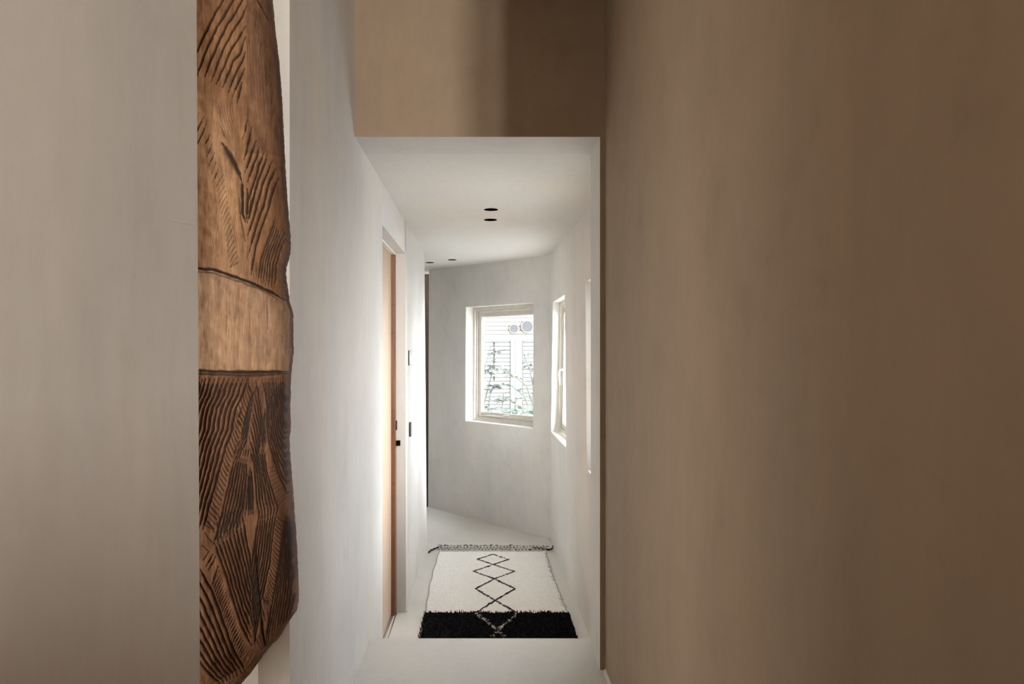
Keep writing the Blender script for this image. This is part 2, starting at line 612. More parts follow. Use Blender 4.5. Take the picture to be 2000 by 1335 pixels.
def Pe(u, z, d): return ept(ES0 + (ES1 - ES0) * u / Le, z, d)


w1 = make_window('window_1', 'cream framed window in the angled end wall looking onto a slatted fence', Pe, Le, EZ0, EZ1, .098)
# casement stay and handle on the end window
sh = MB()
sh.tube([Pe(Le - .14, EZ0 + .070, .120), Pe(Le - .20, EZ0 + .068, .105), Pe(Le - .42, EZ0 + .069, .110)], .0035, 8)
sh.tube([Pe(Le - .42, EZ0 + .069, .110), Pe(Le - .46, EZ0 + .084, .102), Pe(Le - .52, EZ0 + .088, .100)], [.005, .006, .004], 8)
sh.build('casement_stay', M['white'], w1)
sk = MB(); a = Pe(Le - .13, EZ0 + .066, .122)
for k in range(4): sk.tube([Pe(Le - .115 - k * .018, EZ0 + .060, .112), Pe(Le - .115 - k * .018, EZ0 + .078, .112)], .004, 6)
sk.tube([Pe(Le - .105, EZ0 + .062, .112), Pe(Le - .19, EZ0 + .062, .112)], .004, 6)
sk.build('latch', M['steel'], w1)
hk = MB().tube([Pe(.074, 1.50, .128), Pe(.072, 1.49, .09), Pe(.070, 1.455, .075), Pe(.070, 1.41, .075)], [.007, .008, .008, .006], 10)
tag(hk.build('handle', M['darkmetal'], w1), 'dark window handle')


def Pr2(u, z, d):
    t = (z - WB) / (WT - WB)
    y0, y1 = 5.60 * (1 - t) + 5.54 * t, 6.65 * (1 - t) + 6.40 * t
    y = y0 + (y1 - y0) * u / 1.05 if True else 0
    return rpt(y, z, d)


w2 = make_window('window_2', 'cream framed window in the right corridor wall nearest the end corner', Pr2, 1.05, WB, WT, .060)
lv = MB().tube([Pr2(.965, 1.56, .095), Pr2(.962, 1.56, .066), Pr2(.955, 1.55, .056), Pr2(.95, 1.52, .052), Pr2(.948, 1.47, .056), Pr2(.945, 1.43, .06)],
               [.008, .008, .008, .007, .007, .006], 10)
lv.build('handle', M['white'], w2, smooth=True)


def Pr1(u, z, d): return rpt(W1[0] + u, z, d)


w3 = make_window('window_3', 'window in the right corridor wall hidden behind the pier, only its bright far reveal showing', Pr1, W1[1] - W1[0], WB, WT, .11)


# ------------------------------------------------------------------ rug
RX0, RX1 = -.382, .548
Y0, YB, Y1 = 3.95, 4.845, 6.36
root = empty('rug', (0.08, 5.15, 0), 'cream wool runner with black diamond lines and a black pile band on the corridor floor', 'rug')
RO = Vector((0.08, 5.15, 0))


def blur(a, k):
    for ax in (0, 1):
        for _ in range(k):
            a = (np.roll(a, 1, ax) + a + np.roll(a, -1, ax)) / 3
    return a


def rug_piece(name, ya, yb2, step, h, nz, black, parent):
    nx = int((RX1 - RX0) / step); ny = int((yb2 - ya) / step)
    X = np.linspace(0, 1, nx); Yv = np.linspace(ya, yb2, ny)
    gx, gy = np.meshgrid(X, Yv)
    yy = gy
    left = -.384 + .008 * np.sin(yy * 3.1) + .003 * np.sin(yy * 17)
    right = np.interp(yy, [3.9, 4.845, 5.06, 5.4, 5.6, 5.75, 6.36], [.566, .558, .545, .539, .531, .5295, .532]) + .003 * np.sin(yy * 29)
    if black:
        left = left - .006 + .006 * rng.random((ny, 1)); right = right + .006 * rng.random((ny, 1))
    wx = left + (right - left) * gx
    n = rng.standard_normal((ny, nx))
    if black:
        hz = h + nz * blur(n, 1) * 1.6
        edge = (gy > yb2 - .012)
        wy = gy + (blur(rng.standard_normal((ny, nx)), 1)) * .012 * (gy > yb2 - .02)
    else:
        rows = np.sin(gy * 2 * math.pi / .016 + 1.3 * blur(rng.standard_normal((ny, nx)), 6) * 6)
        hz = h + nz * .6 * rows + nz * .8 * blur(n, 1)
        wy = gy.copy()
    border = np.minimum.reduce([gx, 1 - gx]) * (RX1 - RX0)
    hz = np.where(border < .004, .001, hz)
    hz[0, :] = .001; hz[-1, :] = .001 if not black else .004
    # colour: black yarn lines (pattern woven in the pile)
    D = np.full(gx.shape, 9.0)
    segs = []
    P = [on_floor(*p) for p in ((962.9, 1084.1), (932.7, 1093.9), (993, 1094.5), (963.5, 1104.3), (924.1, 1117.6), (1004.3, 1117.9),
                                (965.9, 1132.4), (928.9, 1151.6), (1005.8, 1151.9), (967, 1174.7), (927, 1201), (1012.9, 1201), (971.8, 1236))]
    def sg(i, j): segs.append((P[i], P[j]))
    for i, j in ((0, 1), (0, 2), (1, 3), (2, 3), (3, 4), (3, 5), (4, 6), (5, 6), (6, 7), (6, 8), (7, 9), (8, 9), (9, 10), (9, 11)): sg(i, j)
    if black:
        segs = [(P[10], P[12]), (P[11], P[12]), (P[12], Vector((-.05, 4.1, 0))), (P[12], Vector((.24, 4.1, 0)))]
    wob = blur(rng.standard_normal(gx.shape), 3) * .012
    for a, b2 in segs:
        dx, dy = b2.x - a.x, b2.y - a.y; L2 = dx * dx + dy * dy
        tt = np.clip(((wx - a.x) * dx + (wy - a.y) * dy) / L2, 0, 1)
        D = np.minimum(D, np.hypot(wx - a.x - tt * dx, (wy - a.y - tt * dy)))
    D = D + wob
    if black:
        dash = blur(rng.standard_normal(gx.shape), 2) * 3
        line = ((D < .011) & (dash > -.1)).astype(float)
        mat_k = np.where(line > 0, 1.0, 0.0)
    else:
        wdt = np.interp(wy, [4.8, 5.5, 6.36], [.0085, .0080, .0085])
        gap = blur(rng.standard_normal(gx.shape), 4) * 6
        line = ((D < wdt) & (gap > np.interp(wy, [4.8, 5.6, 6.3], [-9, -2.2, -1.3]))).astype(float)
        hz = hz + line * .004
        mat_k = line
    v = np.stack([wx - RO.x, wy - RO.y, hz], -1).reshape(-1, 3)
    idx = np.arange(nx * ny).reshape(ny, nx)
    f = np.stack([idx[:-1, :-1], idx[:-1, 1:], idx[1:, 1:], idx[1:, :-1]], -1).reshape(-1, 4)
    o = link_mesh(name, v.tolist(), f.tolist(), None, parent)
    at_ = o.data.attributes.new('yarn', 'FLOAT', 'POINT')
    at_.data.foreach_set('value', mat_k.astype(np.float32).reshape(-1))
    return o


def yarn_mat(name, base, line):
    m, nt, b = new_mat(name)
    a = N(nt, 'ShaderNodeAttribute', attribute_name='yarn')
    v = mapping(nt, (1, 4, 1))
    n = noise(nt, v, 60, 3)
    c = ramp(nt, n, [(.3, mul(base, .9)), (.7, mul(base, 1.08))])
    nt.links.new(mix(nt, c, line, a.outputs['Fac']), b.inputs['Base Color'])
    b.inputs['Roughness'].default_value = .95
    b.inputs['Specular IOR Level'].default_value = .1
    bump(nt, b, n, .4, .004)
    return m


M['rug_white'] = yarn_mat('cream_wool', (.84, .825, .79), (.02, .018, .018))
M['rug_black'] = yarn_mat('black_wool', (.010, .010, .012), (.62, .6, .56))
o = rug_piece('woven_field', YB - .02, Y1, .005, .008, .0022, False, root); o.data.materials.append(M['rug_white'])
o = rug_piece('black_pile', Y0, YB + .004, .005, .019, .008, True, root); o.data.materials.append(M['rug_black'])
tag(o, 'deep black pile band')
# black tufts standing up along the band
tf = MB()
for _ in range(5200):
    x = random.uniform(-.385, .556); y = random.uniform(4.38, YB + .004)
    h = random.uniform(.010, .020); a = random.uniform(0, 6.28)
    tip = Vector((x + math.cos(a) * .008 - RO.x, y + math.sin(a) * .008 - RO.y, .014 + h))
    b0 = Vector((x - RO.x, y - RO.y, .010)); dx = Vector((math.cos(a + 1.57), math.sin(a + 1.57), 0)) * .0028
    n0 = len(tf.v); tf.v += [b0 - dx, b0 + dx, tip + dx * .6, tip - dx * .6, b0 + Vector((0, .003, 0))]
    tf.f += [(n0, n0 + 1, n0 + 2, n0 + 3), (n0 + 1, n0 + 4, n0 + 2), (n0 + 4, n0, n0 + 3), (n0 + 3, n0 + 2, n0 + 4)]
o = tf.build('tufts', M['rug_black'], root); o['kind'] = 'stuff'
# loose threads on the right edge
th = MB()
for _ in range(46):
    y = random.uniform(4.9, 6.3); x = float(np.interp(y, [4.845, 5.06, 5.4, 5.6, 5.75, 6.36], [.558, .545, .539, .531, .5295, .532]))
    l = random.uniform(.008, .035)
    th.tube([(x - .02 - RO.x, y - RO.y, .010), (x - RO.x, y + random.uniform(-.004, .004) - RO.y, .009), (x + l * .5 - RO.x, y + random.uniform(-.01, .01) - RO.y, .002)], .0012, 5)
M['wool'] = simple('cream_cord', (.62, .59, .54), .9)
M['wool_black'] = simple('black_cord', (.02, .018, .018), .9)
M['selvedge'] = simple('grey_selvedge', (.42, .39, .35), .9)
o = th.build('edge_thread', M['wool'], root); o['kind'] = 'stuff'
# side selvedge cords
for sgn in (0, 1):
    pts = []
    for k in range(60):
        y = YB + (Y1 - YB) * k / 59
        if sgn == 0: x = -.384 + .008 * math.sin(y * 3.1) + .003 * math.sin(y * 17) - .002
        else: x = float(np.interp(y, [4.845, 5.06, 5.4, 5.6, 5.75, 6.36], [.558, .545, .539, .531, .5295, .532])) + .003 * math.sin(y * 29) + .002
        pts.append((x - RO.x, y - RO.y, .004))
    MB().tube(pts, .0035, 6).build('selvedge', M['selvedge'], root)
# knotted fringe: net of cords, white with black strands
fw, fk = MB(), MB()
nf = 64
for i in range(nf):
    x0 = -.375 + .905 * i / (nf - 1)
    y = Y1 - .005; x = x0
    pts = [Vector((x, y, .006))]
    for k in range(5):
        x = x0 + (.007 if (k + i) % 2 else -.007) + random.uniform(-.002, .002)
        y += .030 + random.uniform(-.004, .004)
        pts.append(Vector((x, y, .012 + .010 * math.sin(k * .8) + random.uniform(0, .006))))
    tail = random.uniform(.0, .06)
    pts.append(Vector((x + random.uniform(-.03, .03), y + tail, .006)))
    pts = [p - RO for p in pts]
    (fw).tube(pts, .0032, 5)
    for k in range(1, 6):
        if k in (1, 2, 4) and random.random() < .72:
            p = pts[k]
            fk.tube([p + Vector((-.004, -.004, .003)), p + Vector((.004, .005, .003))], [.0034, .0040], 5)
    if random.random() < .42:
        p = pts[-1]
        fk.tube([p + Vector((-.014, -.006, .004)), p + Vector((0, .0, .006)), p + Vector((.016, random.uniform(-.01, .01), .003))], .0026, 5)
o = fw.build('fringe', M['wool'], root); o['kind'] = 'stuff'
o = fk.build('fringe_knot', M['wool_black'], root); o['kind'] = 'stuff'


def braid(pts, name, r):
    pts = [Vector(p) - RO for p in pts]
    fine = []
    for i in range(len(pts) - 1):
        for k in range(8): fine.append(pts[i].lerp(pts[i + 1], k / 8))
    fine.append(pts[-1])
    mb = MB()
    for ph in (0, 2.1, 4.2):
        q = [p + Vector((math.cos(ph + i * .8), math.sin(ph + i * .8), math.sin(ph + i * .8))) * r * .8 for i, p in enumerate(fine)]
        mb.tube(q, r, 6)
    o = mb.build(name, M['wool_black'], root)
    for i in range(2, len(fine) - 6, 4):
        MB().tube([fine[i] + Vector((-.003, 0, r)), fine[i] + Vector((.004, 0, r * 1.6))], r * .9, 6).build('white_strand', M['wool'], o)


braid([(-.335, 6.45, .012), (-.370, 6.49, .018), (-.401, 6.46, .014), (-.4535, 6.385, .010), (-.466, 6.33, .008)], 'corner_tassel', .0042)
braid([(.43, 6.50, .014), (.505, 6.43, .014), (.565, 6.40, .012), (.594, 6.41, .02), (.600, 6.43, .035)], 'corner_tassel', .0050)
braid([(.40, 6.40, .014), (.46, 6.46, .016), (.52, 6.43, .012)], 'corner_tassel', .0040)

# ------------------------------------------------------------------ carved wooden board
CYD = 1.86    # depth of the carved face
cell = 0.8
PX0, PX1, PY0, PY1 = 296, 570, -70, 1500
gw = int((PX1 - PX0) / cell); gh = int((PY1 - PY0) / cell)
depth = np.zeros((gh, gw)); stain = np.zeros((gh, gw))
ys = PY0 + np.arange(gh) * cell; xs = PX0 + np.arange(gw) * cell


def seg(a, b, w, d, st):
    m = w * 1.3 + 1
    x0 = int(max(0, (min(a[0], b[0]) - m - PX0) / cell)); x1 = int(min(gw, (max(a[0], b[0]) + m - PX0) / cell + 1))
    y0 = int(max(0, (min(a[1], b[1]) - m - PY0) / cell)); y1 = int(min(gh, (max(a[1], b[1]) + m - PY0) / cell + 1))
    if x1 <= x0 or y1 <= y0: return
    gx, gy = np.meshgrid(xs[x0:x1], ys[y0:y1])
    dx, dy = b[0] - a[0], b[1] - a[1]; L2 = dx * dx + dy * dy + 1e-9
    t = np.clip(((gx - a[0]) * dx + (gy - a[1]) * dy) / L2, 0, 1)
    D = np.hypot(gx - a[0] - t * dx, gy - a[1] - t * dy)
    p = np.clip(1 - D / w, 0, 1); p = p * p * (3 - 2 * p)
    depth[y0:y1, x0:x1] = np.maximum(depth[y0:y1, x0:x1], p * d)
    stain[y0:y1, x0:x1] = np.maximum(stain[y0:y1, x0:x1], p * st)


def stroke(pts, w=2.4, d=3.2, st=1.0, jit=.5):
    q = []
    for i in range(len(pts) - 1):
        n = max(1, int(math.dist(pts[i], pts[i + 1]) / 9))
        for k in range(n):
            t = k / n
            q.append((pts[i][0] * (1 - t) + pts[i + 1][0] * t, pts[i][1] * (1 - t) + pts[i + 1][1] * t))
    q.append(pts[-1])
    q = [(x + random.uniform(-jit, jit), y + random.uniform(-jit, jit)) for x, y in q]
    n = len(q) - 1
    for i in range(n):
        e = min(1.0, .45 + min(i, n - 1 - i) * .4)
        seg(q[i], q[i + 1], w * 1.12 * e * random.uniform(.8, 1.2), d * 1.25 * e, st)


def T(ox, oy, s): return lambda pts: [(ox + x / s, oy + y / s) for x, y in pts]


def lp2(A, B, t): return [((1 - t) * a[0] + t * b[0], (1 - t) * a[1] + t * b[1]) for a, b in zip(A, B)]


def fam(A, B, n, w=2.4, d=3.0, st=1.0, jit=.5):
    for k in range(n):
        stroke(lp2(A, B, k / (n - 1)), w, d, st, jit)


def along(pl, t):
    L = [0]
    for i in range(len(pl) - 1): L.append(L[-1] + math.dist(pl[i], pl[i + 1]))
    s = max(0, min(1, t)) * L[-1]
    for i in range(len(pl) - 1):
        if s <= L[i + 1]:
            f = (s - L[i]) / (L[i + 1] - L[i] + 1e-9)
            return (pl[i][0] * (1 - f) + pl[i + 1][0] * f, pl[i][1] * (1 - f) + pl[i + 1][1] * f)
    return pl[-1]


def hatch(A, B, n, sh, w=2.0, d=2.6, st=1.0):
    for k in range(n):
        t = k / n
        a, b = along(A, t), along(B, t + sh)
        m = ((a[0] + b[0]) / 2 - (b[1] - a[1]) * .05, (a[1] + b[1]) / 2)
        stroke([a, m, b], w, d, st, .3)


c1, c2, c3 = T(380, 0, 7.417), T(380, 180, 7.417), T(380, 360, 7.417)
c4, c5, c6, c7 = T(380, 720, 7.417), T(380, 860, 7.417), T(380, 1000, 6.675), T(380, 1150, 7.215)
cm = T(360, 340, 3.179)
for s in ([(560, -160), (420, 0), (350, 90), (250, 250), (180, 370), (120, 500), (60, 620), (-40, 790)],
          [(690, -200), (550, 0), (430, 220), (300, 410), (210, 590), (120, 790), (70, 920), (10, 1060)],
          [(760, -150), (680, 0), (600, 150), (480, 330), (370, 540), (290, 720), (220, 880), (135, 1100)],
          [(750, 80), (690, 230), (600, 370), (500, 540), (400, 730), (320, 930), (235, 1180)],
          [(740, 370), (680, 470), (610, 590), (530, 700), (460, 880), (390, 1030), (315, 1220)],
          [(745, 530), (700, 640), (650, 770), (550, 890), (500, 1030), (405, 1260)],
          [(735, 750), (690, 880), (620, 1000), (540, 1180), (490, 1330)],
          [(720, 980), (660, 1120), (590, 1290), (550, 1400)], [(690, 1190), (650, 1335), (610, 1480)],
          [(-60, 420), (-180, 640), (-300, 900)], [(0, 760), (-120, 960), (-300, 1300)]):
    stroke(c1(s), 3.0, 4.2)
for s in ([(870, 100), (850, 230)], [(895, 230), (870, 370)], [(925, 380), (900, 480)], [(940, 480), (920, 600)], [(960, 600), (945, 750)],
          [(1020, 860), (1000, 980)], [(1040, 940), (1020, 1090)], [(1060, 1060), (1030, 1220)], [(1080, 1180), (1050, 1330)],
          [(1100, 1300), (1070, 1560)], [(1120, 1500), (1095, 1700)], [(850, 0), (825, 90)]):
    stroke(c1(s), 1.7, 1.6, .75, .3)
stroke(c1([(880, -60), (910, 0), (960, 90), (1015, 210)]), 3.2, 3.5)
fam(c1([(770, -80), (760, 500), (770, 1000), (790, 1500)]), c1([(900, 60), (980, 700), (1040, 1200), (1060, 1700)]), 7, 1.3, .7, .35, .8)
for s in ([(140, 320), (40, 480), (-60, 660)], [(170, 440), (60, 650), (-20, 800)], [(220, 600), (130, 790)], [(250, 740), (170, 930)],
          [(290, 870), (200, 1050)], [(310, 1000), (240, 1180)], [(350, 1110), (260, 1300)], [(60, 260), (-30, 420)]):
    stroke(c2(s), 2.2, 2.4, .8)
for s in ([(765, 400), (730, 560), (705, 680)], [(830, 500), (790, 680), (735, 900), (715, 980)], [(890, 690), (840, 840), (780, 1010), (730, 1170)],
          [(950, 780), (880, 980), (820, 1130), (770, 1300)], [(1000, 880), (920, 1080), (850, 1335), (760, 1600)],
          [(1050, 890), (1010, 1030), (940, 1200), (900, 1335), (800, 1740), (755, 1890)],
          [(1110, 980), (1060, 1130), (980, 1335), (910, 1600), (840, 1850), (770, 2070)],
          [(1150, 1080), (1060, 1335), (1000, 1620), (900, 1915), (820, 2180), (790, 2310)],
          [(1180, 1200), (1130, 1380), (1060, 1700), (940, 2025), (880, 2240), (850, 2420), (820, 2640)]):
    stroke(c2(s), 2.9, 4.0)
stroke(c2([(400, 740), (440, 800), (520, 930), (600, 1090), (680, 1260)]), 7.5, 4.0, .85, 1.0)
stroke(c2([(470, 830), (560, 980), (650, 1180)]), 6.0, 3.0, .8, 1.0)
stroke(c2([(375, 480), (430, 620), (470, 680)]), 3.5, 2.0, .5)
stroke(c2([(680, 1260), (690, 1500), (690, 1750), (740, 1880)]), 4.2, 4.0)
stroke(c3([(640, 120), (650, 330), (680, 560), (720, 740), (740, 900)]), 2.2, 2.0, .6)
stroke(c3([(770, 60), (760, 330), (745, 500)]), 4.0, 3.8)
stroke(c3([(860, 120), (800, 330), (770, 430)]), 2.0, 2.4)
stroke(c3([(790, 960), (760, 1060), (740, 1150)]), 1.8, 1.8, .7)
hatch(c3([(420, -150), (470, 200), (560, 740), (660, 1200)]), c3([(290, -150), (370, 330), (450, 700), (520, 1200)]), 17, .13, 2.4, 2.4, .8)
fam(c3([(1160, 460), (1090, 720), (1020, 900), (960, 1100), (920, 1420)]), c3([(1270, 700), (1230, 860), (1190, 1000), (1150, 1150), (1140, 1500)]), 7, 2.2, 2.6, .85)
fam(c3([(860, 1100), (850, 1300), (880, 1450)]), c3([(1120, 1250), (1110, 1400), (1130, 1560)]), 6, 1.6, 1.6, .6)
stroke(c3([(335, 1010), (340, 1045)]), 2.4, 3, 1)
# two ring cuts round the smooth band
stroke(cm([(-60, 560), (90, 580), (180, 592), (260, 620), (350, 650), (450, 690), (540, 735), (600, 780)]), 3.6, 5.5, 1.0, .9)
stroke(cm([(-60, 582), (90, 600), (180, 612), (260, 640), (350, 668), (450, 705), (540, 750), (600, 790)]), 2.2, 2.5, .6, .8)
stroke(c4([(-150, 30), (50, 30), (300, 40), (700, 52), (1000, 50), (1290, 40)]), 4.2, 5.5, 1.0, .7)
stroke(c4([(-150, 80), (50, 75), (400, 80), (700, 100), (1000, 85), (1290, 70)]), 3.4, 3.5, .7, .8)
for s in ([(140, 620), (150, 680)], [(250, 880), (285, 900)], [(200, 950), (235, 940)], [(170, 1080), (175, 1110)], [(265, 760), (262, 1010)], [(515, 780), (515, 990)]):
    stroke(cm(s), 1.3, 1.2, .7, .2)
# lower field
A = c4([(770, 130), (690, 380), (600, 560), (560, 720), (540, 880), (440, 1130), (390, 1335), (300, 1660), (230, 1890), (170, 2120), (110, 2340)])
B = [(x - 84, y + 2) for x, y in A]
fam(A, B, 10, 3.2, 4.0, 1.0, .7)
fam([(x - 92, y + 4) for x, y in A], [(x - 150, y + 4) for x, y in A], 7, 3.2, 4.0, 1.0, .7)
R = c4([(880, 250), (760, 600), (700, 850), (640, 1000), (580, 1200), (520, 1335), (470, 1600), (400, 1850), (350, 2050), (280, 2330)])
hatch(A[:1] + A[1:], R, 30, .065, 3.0, 4.0)
fam(c4([(890, 270), (790, 480), (730, 720), (690, 900)]), c4([(830, 600), (780, 820), (740, 1050), (610, 1335)]), 5, 2.2, 3.0)
fam(c4([(890, 180), (940, 500), (970, 720), (960, 950)]), c4([(790, 980), (840, 1150), (880, 1335), (890, 1500)]), 7, 2.2, 3.0)
hatch(c4([(985, 140), (1020, 560)]), c4([(905, 160), (960, 640)]), 8, .35, 1.8, 2.6)
fam(c4([(980, 130), (1050, 520), (1040, 800), (1080, 1100), (1180, 1450), (1290, 1850)]),
    c4([(1240, 130), (1240, 350), (1265, 550), (1300, 800), (1330, 1000), (1400, 1200)]), 11, 2.1, 2.8)
stroke(c4([(1210, 250), (1130, 350), (1080, 500)]), 1.8, 4.5, 1.2)
stroke(c4([(960, 1030), (920, 1200), (890, 1335)]), 2.4, 4.5, 1.2)
stroke(c4([(680, 560), (640, 700), (600, 640)]), 3.2, 3.4, 1)
stroke(c4([(650, 1050), (630, 1110)]), 4, 4, 1)
fam(c5([(600, 230), (540, 400), (500, 620), (450, 800), (400, 1050), (330, 1335)]), c5([(750, 280), (745, 550), (720, 750), (690, 980), (640, 1120), (600, 1335)]), 7, 2.6, 3.2)
fam(c5([(800, 120), (860, 350), (880, 600), (900, 850), (930, 1060)]), c5([(1000, 130), (1040, 450), (1100, 650), (1160, 850), (1200, 1000)]), 7, 2.4, 3.2)
fam(c5([(810, 380), (830, 600), (840, 850), (850, 1060)]), c5([(770, 480), (780, 650), (780, 850), (790, 1080)]), 3, 3.2, 4.2)
hatch(c5([(1150, 380), (1250, 640), (1290, 900)]), c5([(1040, 330), (1130, 700), (1200, 960)]), 10, .12, 1.7, 2.4)
VA = c6([(260, 400), (350, 650), (430, 900), (500, 1130), (600, 1450), (740, 1750)])
VB = c6([(640, 110), (660, 300), (690, 450), (715, 560), (730, 700), (738, 820)])
fam(VA, VB, 9, 2.8, 3.8)
fam(c6([(1060, 0), (1010, 350), (980, 650), (930, 900), (870, 1150), (770, 1740)]), c6([(830, 60), (800, 300), (770, 500), (752, 650), (742, 780), (738, 900)]), 8, 2.4, 3.2)
fam(c6([(350, 0), (290, 300), (240, 420)]), c6([(640, 0), (600, 90), (570, 200)]), 6, 2.4, 3.0)
hatch(c6([(1070, 60), (1000, 600), (960, 950), (930, 1200)]), c6([(1145, 60), (1110, 500), (1060, 850), (1000, 1250)]), 22, .07, 2.5, 3.2)
fam(c6([(1150, 60), (1120, 450), (1080, 800), (1010, 1200), (930, 1650)]), c6([(1215, 150), (1235, 500), (1248, 800), (1250, 1100), (1200, 1450)]), 9, 2.0, 3.0)
stroke(c6([(790, 420), (800, 650), (820, 900), (850, 1150), (860, 1335), (902, 1787)]), 2.6, 6.0, 1.3, .3)
for s in ([(130, 280), (230, 400)], [(90, 440), (180, 520)], [(180, 520), (100, 640)], [(240, 540), (140, 720)], [(275, 570), (180, 760)], [(310, 700), (230, 930)], [(170, 130), (260, 260)]):
    stroke(c6(s), 3.0, 3.6)
hatch(c6([(330, 760), (480, 1250), (700, 1850)]), c6([(180, 900), (360, 1400), (560, 1950)]), 24, .10, 2.4, 2.6, .8)
fam(c6([(60, 760), (230, 1050), (340, 1335), (398, 1519), (518, 1833), (620, 2120)]), c6([(-350, 1500), (-200, 1700), (-60, 1850), (60, 1990), (190, 2150), (300, 2300)]), 8, 3.2, 4.2)
fam(c7([(860, 700), (900, 800), (930, 880)]), c7([(1060, 560), (1030, 700), (990, 860)]), 5, 2.2, 2.4)

fam(c6([(270, 60), (300, 230), (300, 420)]), c6([(640, -40), (625, 60), (650, 180)]), 9, 2.4, 3.0)
fam(c6([(830, -80), (840, 40), (820, 160)]), c6([(1070, -180), (1075, -60), (1068, 60)]), 7, 2.2, 3.0)
fam(c4([(1030, 560), (1010, 800), (1040, 1080)]), c4([(975, 640), (960, 860), (1000, 1200)]), 4, 1.9, 2.6)
fam(c5([(620, 60), (560, 260)]), c5([(790, 60), (770, 300)]), 6, 2.0, 2.8)
fam(c4([(40, 120), (40, 420)]), c4([(740, 110), (690, 250)]), 10, 2.4, 2.6, .8)
# filler cuts that close the plain gaps between the carved fields
fam(c4([(820, 130), (860, 240)]), c4([(770, 200), (850, 330)]), 3, 1.8, 2.6)
fam(c5([(700, 620), (690, 800), (660, 1000)]), c5([(760, 700), (750, 900), (740, 1100)]), 3, 2.2, 3.0)
fam(c5([(960, 300), (900, 460)]), c5([(1000, 420), (960, 620)]), 3, 1.8, 2.4)
fam(c6([(820, 820), (880, 900), (960, 980)]), c6([(850, 1300), (900, 1480), (905, 1650)]), 4, 1.8, 2.4)
hatch(c6([(900, 960), (1000, 1200), (1000, 1420)]), c6([(870, 1100), (960, 1340), (960, 1600)]), 9, .12, 1.7, 2.4)
fam(c6([(740, 900), (720, 1200), (760, 1500)]), c6([(800, 900), (820, 1200), (840, 1500)]), 4, 2.0, 2.6)
fam(c7([(760, 880), (700, 1000), (640, 1130)]), c7([(960, 900), (880, 1010), (740, 1220)]), 4, 1.8, 1.8, .6)
fam(c2([(520, 0), (560, 300), (640, 640), (690, 900)]), c2([(330, 60), (400, 420), (480, 640), (600, 900)]), 6, 1.4, .9, .35, .8)
fam(c3([(120, 0), (200, 350), (230, 700), (260, 1100)]), c3([(340, 500), (400, 760), (440, 950), (470, 1150)]), 7, 1.2, .7, .28, .9)
fam(c3([(520, 380), (580, 700), (640, 1000)]), c3([(640, 300), (690, 700), (730, 1050)]), 5, 1.4, 1.0, .4, .7)
edge_y = [-80, 0, 27, 94, 180, 247, 288, 360, 407, 461, 488, 512, 529, 585, 607, 686, 733, 801, 848, 861, 887, 954, 981, 1015, 1060, 1135, 1180, 1197, 1216, 1244, 1265, 1272, 1276, 1297, 1326, 1344, 1380, 1430, 1490]
edge_x = [508, 515, 517.5, 525.6, 532, 535, 537, 541, 545, 549, 548, 540.5, 539, 547, 554, 555, 550, 548, 549, 546.5, 547, 552.6, 555, 556.6, 560, 564, 565.5, 565, 561.6, 542, 530, 521, 518, 500.6, 481, 466, 436, 380, 330]
nv = int((1490 + 60) / 1.0) + 1
vy = np.linspace(-60, 1490, nv)
er = np.interp(vy, edge_y, edge_x) + np.interp(vy, np.arange(-60, 1491, 5), rng.standard_normal(311) * .35)
nu = 250
u = np.linspace(0, 1, nu)
GX = 300 + (er[:, None] - 300) * u[None, :]
GY = np.repeat(vy[:, None], nu, 1)
fx = np.clip((GX - PX0) / cell, 0, gw - 1.01); fy = np.clip((GY - PY0) / cell, 0, gh - 1.01)
ix, iy = fx.astype(int), fy.astype(int); tx, ty = fx - ix, fy - iy


def samp(a): return (a[iy, ix] * (1 - tx) * (1 - ty) + a[iy, ix + 1] * tx * (1 - ty) + a[iy + 1, ix] * (1 - tx) * ty + a[iy + 1, ix + 1] * tx * ty)


dep, stn = samp(depth), samp(stain)
mm = CYD / FPX     # metres per layout unit
dr_ = (er[:, None] - GX)
rnd = 26.0
q = np.clip(1 - dr_ / rnd, 0, 1)
back = (1 - np.sqrt(np.clip(1 - q ** 2, 0, 1))) * .040          # rounding towards the right edge
back += np.clip(1 - (GX - 383) / 60, 0, 2) ** 2 * .012
bot = np.clip((GY - (1190 + (560 - GX) * .62)) / 60, 0, 1)
back += bot ** 2 * .02
low = blur(rng.standard_normal(GX.shape), 40) * .02
fn = blur(rng.standard_normal(GX.shape), 1) * .00022
edge_fall = np.clip(dr_ / 4, 0, 1)
ring = np.exp(-((GY - (np.interp(GX, [383, 470, 548], [523, 540, 585]))) / 10) ** 2) * .004 + np.exp(-((GY - 731) / 11) ** 2) * .004
Yd = CYD - .0 + back + dep * mm * 1.15 * edge_fall + low + fn + ring
Yd = np.minimum(Yd, 1.95)
XX = (GX - CX) * CYD / FPX
ZZ = CAMZ - (GY - CY) * CYD / FPX
vf = np.stack([XX, Yd, ZZ], -1).reshape(-1, 3)
vb = np.stack([XX[:, [0, -1]], np.full((nv, 2), 1.9545), ZZ[:, [0, -1]]], -1).reshape(-1, 3)
idx = np.arange(nu * nv).reshape(nv, nu)
F = np.stack([idx[:-1, :-1], idx[1:, :-1], idx[1:, 1:], idx[:-1, 1:]], -1).reshape(-1, 4).tolist()
nb = nu * nv
for i in range(nv - 1):
    b0, b1 = nb + 2 * i, nb + 2 * (i + 1)
    F.append((int(idx[i, -1]), int(idx[i + 1, -1]), b1 + 1, b0 + 1))
    F.append((b0, b1, int(idx[i + 1, 0]), int(idx[i, 0])))
    F.append((b0 + 1, b1 + 1, b1, b0))
F.append([int(k) for k in idx[0]] + [nb + 1, nb]); F.append([int(k) for k in idx[-1]][::-1] + [nb + 2 * nv - 2, nb + 2 * nv - 1])
